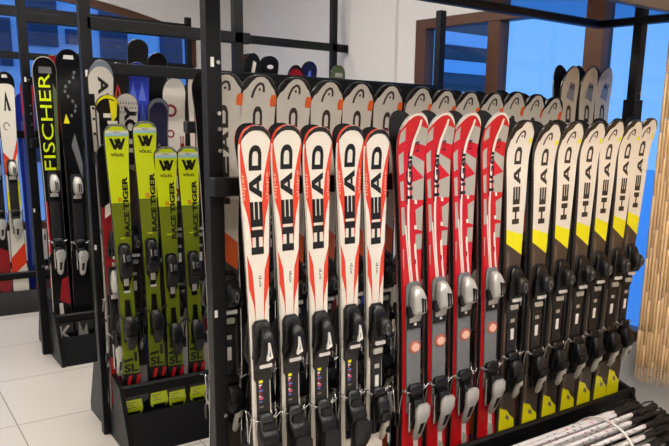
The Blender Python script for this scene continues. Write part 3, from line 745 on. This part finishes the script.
# ------------------------------------------------------------------ racks
def rack(label, x0, x1, yp, bars, zlegtop, midposts=(), railz=.265, wr=.05, dyr=0, pl=.045):
    """yp: front face of the uprights. bars: (z0,z1,y0,y1,xa,xb,name)"""
    root=empty('ski_rack',(x0,yp,0)); tag(root,label,'ski rack','black steel ski racks')
    root_inv=Vector((x0,yp,0))
    def B(name,x_0,x_1,y_0,y_1,z_0,z_1,m='rack',c=.003):
        b=MB(); b.box(x_0-x0,x_1-x0,y_0-yp,y_1-yp,z_0,z_1,m,c=c); return b.build(name,root)
    yc=yp+.025
    for i,X in enumerate((x0,)+tuple(midposts)+(x1-wr,)):
        wv=.05 if X!=x1-wr else wr
        dy=dyr if i and X==x1-wr else 0
        u=B('upright',X,X+wv,yp+dy,yp+dy+.05,.0,zlegtop)
        for z in (1.83,1.67,1.62,1.55,.62):
            b=MB(); b.tube([(X-x0+.036,dy-.006,z),(X-x0+.036,dy+.002,z)],.007,'bolt',n=8); b.build('bolt',u)
        if i==0:
            c=MB(); c.box(X-x0+.012,X-x0+.023,-.002,.001,1.815,1.845,'sticker'); tag(c.build('price_sticker',u),'small white paper sticker on the upright')
            c=MB(); c.box(X-x0+.006,X-x0+.016,-.002,.001,.985,1.01,'sticker')
            tag(c.build('price_sticker',u),'small white paper sticker on the upright')
    # end plates: trapezoid feet
    for X in (x0+pl,x1-.06):
        b=MB(); b.prism([(yc-.355-yp,0),(yc+.355-yp,0),(yc+.355-yp,.05),(yc+.235-yp,.32),(yc+.06-yp,.37),(yc-.06-yp,.37),(yc-.235-yp,.32),(yc-.355-yp,.05)],0,X-x0,X-x0+.022,'rack'); b.build('foot',root)
    for sg in(-1,1):
        ya=yc+sg*.235; yb=ya-sg*.03
        r=B('retaining_rail',x0+pl+.005,x1-.01,min(ya,yb),max(ya,yb),railz,.325,c=.01)
        b=MB(); b.prism([(yc+sg*.235-yp,.165),(yc+sg*.345-yp,.0),(yc+sg*.33-yp,.0),(yc+sg*.22-yp,.165)],0,.06,x1-x0-.05,'rack'); b.build('kick_panel',root)
    B('trough_floor',x0+.06,x1-.05,yc-.23,yc+.23,.12,.145)
    for (z0,z1,y0,y1,xa,xb,nm) in bars: B(nm,xa,xb,y0,y1,z0,z1)
    return root,B
r1,B1=rack('front black steel ski rack with an overhead shelf, holding the white, red and yellow skis',.925,3.17,2.25,
  [(1.405,1.465,2.195,2.25,.92,3.16,'crossbar'),(1.60,1.64,2.42,2.46,.92,3.16,'crossbar')],2.16,railz=.225,dyr=-.05)
# right sleeve
B1('upright_sleeve',3.112,3.178,2.190,2.262,.0,1.80)
# shelf on top
B1('shelf_rim',.80,3.17,2.45,2.50,2.16,2.22); B1('shelf_rim',.80,3.17,1.885,1.925,2.16,2.22,'shelf_edge')
B1('shelf_rim',3.12,3.17,1.925,2.45,2.16,2.22); B1('shelf_rim',.80,.85,1.925,2.45,2.16,2.22)
B1('shelf_board',.85,3.12,1.925,2.45,2.178,2.205,'shelf',c=0)
r2,B2=rack('second black steel ski rack holding the neon yellow and olive skis',.900,3.12,3.668,
  [(1.405,1.465,3.60,3.668,.92,3.10,'crossbar'),(1.83,1.885,3.665,3.70,.955,3.12,'crossbar'),(2.03,2.087,3.668,3.72,.93,1.755,'top_rail')],2.35,midposts=(1.665,),pl=.03)
r3,B3=rack('third black steel ski rack holding the neon lettered black ski',.905,3.24,5.165,
  [(1.405,1.465,5.10,5.165,.92,3.10,'crossbar'),(2.18,2.24,5.165,5.22,.95,3.345,'top_rail'),(1.80,1.85,5.22,5.26,.92,3.2,'crossbar')],2.62)
r4,B4=rack('rearmost black steel ski rack at the left edge of the picture',-.6,2.6,6.66,
  [(1.405,1.465,6.60,6.66,-.55,2.6,'crossbar'),(2.03,2.085,6.64,6.68,-.55,2.6,'crossbar'),(2.36,2.44,6.66,6.71,-.6,2.6,'top_rail')],2.5)

# ------------------------------------------------------------------ poles
def make_pole():
    root=empty('ski_pole',(0,0,-50))
    b=MB(); b.tube([(0,0,0),(.02,0,0),(.03,0,0),(1.0,0,0)],[.003,.004,.0095,.0108],'shaft',n=10)
    for k in range(16):
        x=.12+.054*k; a=k*1.9
        for j,m in enumerate(('letter','letter','pink')):
            t=a+j*2.1; w=.008+.012*((k*7+j*3)%4)/3
            q=[(x+.012*j+dx,.0110*math.cos(t+dt),.0110*math.sin(t+dt)) for dx,dt in((0,0),(w,.1),(w+.012,.9),(.010,.8))]
            b.add(q,[(0,1,2,3)],m)
    b.build('shaft',root,recalc=False)
    b=MB(); b.tube([(.98,0,0),(.985,0,0),(1.005,0,0),(1.05,0,0),(1.09,0,0),(1.13,0,0),(1.16,0,0),(1.175,0,0)],[.011,.014,.0145,.0165,.0145,.0165,.019,.012],'grip',n=10); b.build('grip',root)
    b=MB(); b.tube([(1.15,0,.012),(1.14,.0,.03),(1.09,.008,.034),(1.05,.006,.026),(1.07,.0,.016)],.004,'grip',n=6); b.build('wrist_strap',root)
    b=MB(); b.tube([(.06,0,0),(.064,0,0),(.07,0,0)],[.02,.026,.008],'grip',n=12); b.build('basket',root)
    return root
pp=make_pole(); pool=[]
def pole(y,z,x,rx):
    o=pp if not pool else dup(pp); pool.append(o); o.location=(x,y,z); o.rotation_euler=(rx,0,0)
    tag(o,'white patterned ski pole with black grip in the strapped bundle lying before the front rack','ski pole','ski poles in the strapped bundle')
YB,ZB=1.775,.20
for k in range(27):
    a=2*PI*k/27; pole(YB+.180*math.cos(a),ZB+.180*math.sin(a),1.73+random.uniform(-.07,.07),a-PI/2)
for k in range(24):
    a=2*PI*(k+.5)/24; pole(YB+.135*math.cos(a),ZB+.135*math.sin(a),1.74+random.uniform(-.03,.12),a-PI/2+random.uniform(-.5,.5))
for k in range(14):
    a=2*PI*k/14; pole(YB+.10*math.cos(a),ZB+.10*math.sin(a),1.76+random.uniform(0,.13),a-PI/2)
b=MB(); n=40; vs=[]; 
for k in range(n):
    a=2*PI*k/n
    for r,x in((.194,2.53),(.197,2.53),(.197,2.545),(.194,2.545)): vs.append((x+.06*(1-math.sin(a))*0,YB+r*math.cos(a),ZB+r*math.sin(a)))
b.add(vs,[(4*k+j,4*((k+1)%n)+j,4*((k+1)%n)+(j+1)%4,4*k+(j+1)%4) for k in range(n) for j in range(4)],'strap',True)
tag(b.build('bundle_strap'),'narrow white strap tied around the bundle of ski poles','strap')

# ------------------------------------------------------------------ room
XW,YBK,ZC=3.35,7.2,3.2; XL,YFR=-2.6,-2.0
def st(name,mb,label=None):
    o=mb.build(name); o['kind']='structure'; return o
b=MB(); b.box(XL-.2,XW+.2,YFR-.2,YBK+.2,-.1,0,'floor'); st('floor',b)
b=MB(); b.box(XL-.2,XW+.2,YFR-.2,YBK+.2,ZC,ZC+.1,'ceil'); st('ceiling',b)
b=MB(); b.box(XL-.2,XL,YFR,YBK,0,ZC,'wall'); st('wall_left',b)
b=MB(); b.box(XL-.2,XW+.2,YFR-.2,YFR,0,ZC,'wall'); st('wall_front',b)
# right wall with one long window
WY0,WY1,WZ0,WZ1=-.6,4.28,.50,2.365
b=MB()
b.box(XW,XW+.2,YFR,YBK+.2,0,WZ0,'wall'); b.box(XW,XW+.2,YFR,YBK+.2,WZ1,ZC,'wall')
b.box(XW,XW+.2,WY1,YBK+.2,WZ0,WZ1,'wall'); b.box(XW,XW+.2,YFR,WY0,WZ0,WZ1,'wall'); st('wall_right',b)
b=MB(); b.box(XW-.03,XW,4.49,5.12,.0,ZC,'wall'); st('trim_1',b)
win=empty('window_1',(XW,WY0,WZ0)); win['kind']='structure'
def W(name,x0,x1,y0,y1,z0,z1,m):
    b=MB(); b.box(x0-XW,x1-XW,y0-WY0,y1-WY0,z0-WZ0,z1-WZ0,m,c=.004 if m!='glass' else 0); return b.build(name,win)
W('frame',XW+.0,XW+.09,WY1-.11,WY1,WZ0,WZ1,'wood'); W('frame',XW+.0,XW+.09,WY0,WY1-.11,WZ1-.068,WZ1,'wood')
W('frame',XW+.0,XW+.09,WY0,WY1-.11,WZ0,WZ0+.06,'wood'); W('frame',XW+.0,XW+.09,WY0,WY0+.1,WZ0+.06,WZ1-.068,'wood')
for ya,yb in((3.415,3.525),(2.605,2.735),(1.80,1.93),(1.0,1.13),(.2,.33)):
    W('mullion',XW+.0,XW+.09,ya,yb,WZ0+.06,WZ1-.068,'wood')
b=MB(); b.add([(.055,.1,.06),(.055,.1,WZ1-WZ0-.068),(.055,WY1-WY0-.11,WZ1-WZ0-.068),(.055,WY1-WY0-.11,.06)],[(0,1,2,3)],'glass'); b.build('pane',win,recalc=False)
b=MB(); b.box(XW-.012,XW,YFR,YBK,0,.10,'baseb')
y=YFR
while y<YBK:
    b.box(XW-.0125,XW-.0115,y,y+.004,0,.10,'plate'); y+=.33
st('baseboard_right',b)
# back wall with a segmental-arched window
AX,AHW=1.25,1.61
arch=lambda x: 2.674-.105*(x-AX)**2
b=MB(); xs=[AX-AHW+2*AHW*i/24 for i in range(25)]
b.box(XL,AX-AHW,YBK,YBK+.2,0,ZC,'wall'); b.box(AX+AHW,XW+.2,YBK,YBK+.2,0,ZC,'wall'); b.box(AX-AHW,AX+AHW,YBK,YBK+.2,0,.55,'wall')
for i in range(24): b.prism([(xs[i],arch(xs[i])),(xs[i+1],arch(xs[i+1])),(xs[i+1],ZC),(xs[i],ZC)],1,YBK,YBK+.2,'wall')
st('wall_back',b)
w2=empty('window_2',(AX,YBK,.55)); w2['kind']='structure'
b=MB()
for i in range(24):
    b.prism([(xs[i]-AX,arch(xs[i])-.07-.55),(xs[i+1]-AX,arch(xs[i+1])-.07-.55),(xs[i+1]-AX,arch(xs[i+1])-.55),(xs[i]-AX,arch(xs[i])-.55)],1,.02,.10,'wood')
b.build('arched_frame',w2)
for xa,xb in((-AHW,-AHW+.09),(AHW-.09,AHW)):
    b=MB(); b.box(xa,xb,.02,.10,0,arch(AX+AHW)-.55-.02,'wood',c=.004); b.build('frame',w2)
b=MB(); b.box(-AHW+.09,AHW-.09,.02,.10,0,.07,'wood',c=.004); b.build('frame',w2)
b=MB()
for i in range(24):
    b.add([(xs[i]-AX,.06,.02),(xs[i+1]-AX,.06,.02),(xs[i+1]-AX,.06,arch(xs[i+1])-.58),(xs[i]-AX,.06,arch(xs[i])-.58)],[(0,1,2,3)],'glass')
b.build('pane',w2,recalc=False)

# bead curtain
b=MB(); rnd=random.Random(3)
for k in range(66):
    y=2.140-.0192*k; x=3.285+rnd.uniform(-.002,.002); zb=.365+rnd.uniform(-.02,.015)
    z=2.34; m=('bead','beadd','beadl','bead')[rnd.randrange(4)]
    while z>zb+.05:
        l=rnd.uniform(.18,.42); z1=max(zb+.05,z-l)
        b.tube([(x,y,z),(x,y,z-.004),(x,y,z1+.004),(x,y,z1)],[.006,.0095,.0095,.006],m,n=8); z=z1-.002
    for j in range(3): b.tube([(x,y,zb+.048-.016*j),(x,y,zb+.041-.016*j),(x,y,zb+.034-.016*j)],[.003,.0075,.003],'beadl',n=6)
    b.tube([(x,y,zb),(x-.004,y-.010,zb-.02),(x,y-.004,zb-.035),(x+.003,y+.009,zb-.018),(x,y,zb)],.0022,'beadl',n=5)
b.tube([(3.285,2.13,2.345),(3.285,.85,2.345)],.012,'wood',n=8)
tag(b.build('bead_curtain'),'honey coloured bamboo bead curtain hanging before the right window','curtain',kind='stuff')

# ceiling lights; the short squarish one is added to brighten the bead curtain
for i,(x,y,lx,ly) in enumerate(((-.6,.3,1.5,.28),(1.3,.3,1.5,.28),(2.7,.9,.7,.5),(-.6,2.9,1.5,.16),(1.6,2.95,1.5,.16),(-.6,4.4,1.5,.16),(1.6,4.45,1.5,.16),(.6,5.9,2.0,.16))):
    o=empty('ceiling_light',(x,y,ZC)); tag(o,'flat white ceiling panel light above the racks','ceiling light','ceiling panel lights')
    b=MB(); b.box(-lx/2-.02,lx/2+.02,-ly/2-.02,ly/2+.02,-.05,-.001,'lampbody',c=.004); b.build('housing',o)
    b=MB(); b.box(-lx/2,lx/2,-ly/2,ly/2,-.056,-.0502,'lamp'); b.build('diffuser',o)

# ------------------------------------------------------------------ outside
b=MB(); b.box(-14,30,-14,30,-.5,-.4,'snow'); st('ground_outside',b)
hb=empty('building',(3,11,-.4)); tag(hb,'pale blue shuttered building across the street, seen through the arched window','building')
b=MB(); b.box(-7,1.9,0,4,0,7,'facade'); b.build('wall',hb)
for xa,xb,za,zc in((1.68,1.83,2.16,2.77),(2.03,2.40,2.45,3.3),(2.50,2.68,2.50,2.70),(2.95,3.32,2.35,3.1),(3.80,4.12,2.30,2.75),(.7,1.2,1.6,2.8),(2.0,2.4,.9,2.0),(2.95,3.35,.9,1.9)):
    f=MB(); f.box(xa-3,xb-3,-.06,-.001,za+.4,zc+.4,'shutter')
    k=za
    while k<zc-.05: f.box(xa-3+.02,xb-3-.02,-.075,-.055,k+.415,k+.445,'darkhouse'); k+=.06
    f.build('shutter',hb)
hb2=empty('chalet',(8,9,-.4)); tag(hb2,'dark timber house with pale balcony bands outside the right window','building')
b=MB(); b.box(-2.0,.10,-.55,2.5,0,4.6,'darkhouse'); b.build('wall',hb2)
b=MB(); b.prism([(-2.2,4.6),(.15,4.6),(-1.0,5.3)],1,-.7,2.7,'shutter'); b.build('roof',hb2)
for z in(1.4,2.3,2.75,3.15):
    b=MB(); b.box(-2.0,.10,-.62,-.55,z,z+.18,'facade'); b.build('balcony_band',hb2)

# ------------------------------------------------------------------ world, camera
w=bpy.data.worlds.new('evening_sky'); scene.world=w; w.use_nodes=True
nt=w.node_tree; bg=nt.nodes['Background']
tc=nt.nodes.new('ShaderNodeTexCoord'); sp=nt.nodes.new('ShaderNodeSeparateXYZ'); cr=nt.nodes.new('ShaderNodeValToRGB')
nt.links.new(tc.outputs['Generated'],sp.inputs[0]); nt.links.new(sp.outputs['Z'],cr.inputs[0])
cr.color_ramp.elements[0].position=0.0; cr.color_ramp.elements[0].color=lin((112,172,244))
cr.color_ramp.elements[1].position=.5; cr.color_ramp.elements[1].color=lin((60,140,238))
nt.links.new(cr.outputs[0],bg.inputs[0]); bg.inputs[1].default_value=1.25

f,cx,cy=712.5,405.28,270.4
yaw,pitch,roll=[math.radians(v) for v in(37.8826,12.1767,-1.9393)]
fh=Vector((math.sin(yaw),math.cos(yaw),0)); r=Vector((math.cos(yaw),-math.sin(yaw),0)); u=Vector((0,0,1))
ff=fh*math.cos(pitch)-u*math.sin(pitch); d=-(u*math.cos(pitch)+fh*math.sin(pitch))
rr=r*math.cos(roll)+d*math.sin(roll); dd=-r*math.sin(roll)+d*math.cos(roll)
cam=bpy.data.cameras.new('camera'); co=bpy.data.objects.new('camera',cam); col.objects.link(co)
M=Matrix((rr,-dd,-ff)).transposed().to_4x4(); M.translation=Vector((0,0,1.68)); co.matrix_world=M
cam.sensor_fit='HORIZONTAL'; cam.sensor_width=36; cam.lens=f/669*36
cam.shift_x=(334.5-cx)/669; cam.shift_y=(cy-223)/669; cam.clip_start=.05
scene.camera=co
for o in list(bpy.data.objects):
    if 'used' in o.keys(): del o['used']
vs=scene.view_settings; scene.display_settings.display_device='sRGB'
vs.view_transform='Standard'; vs.look='None'; vs.gamma=1; vs.use_curve_mapping=False; vs.exposure=0.0
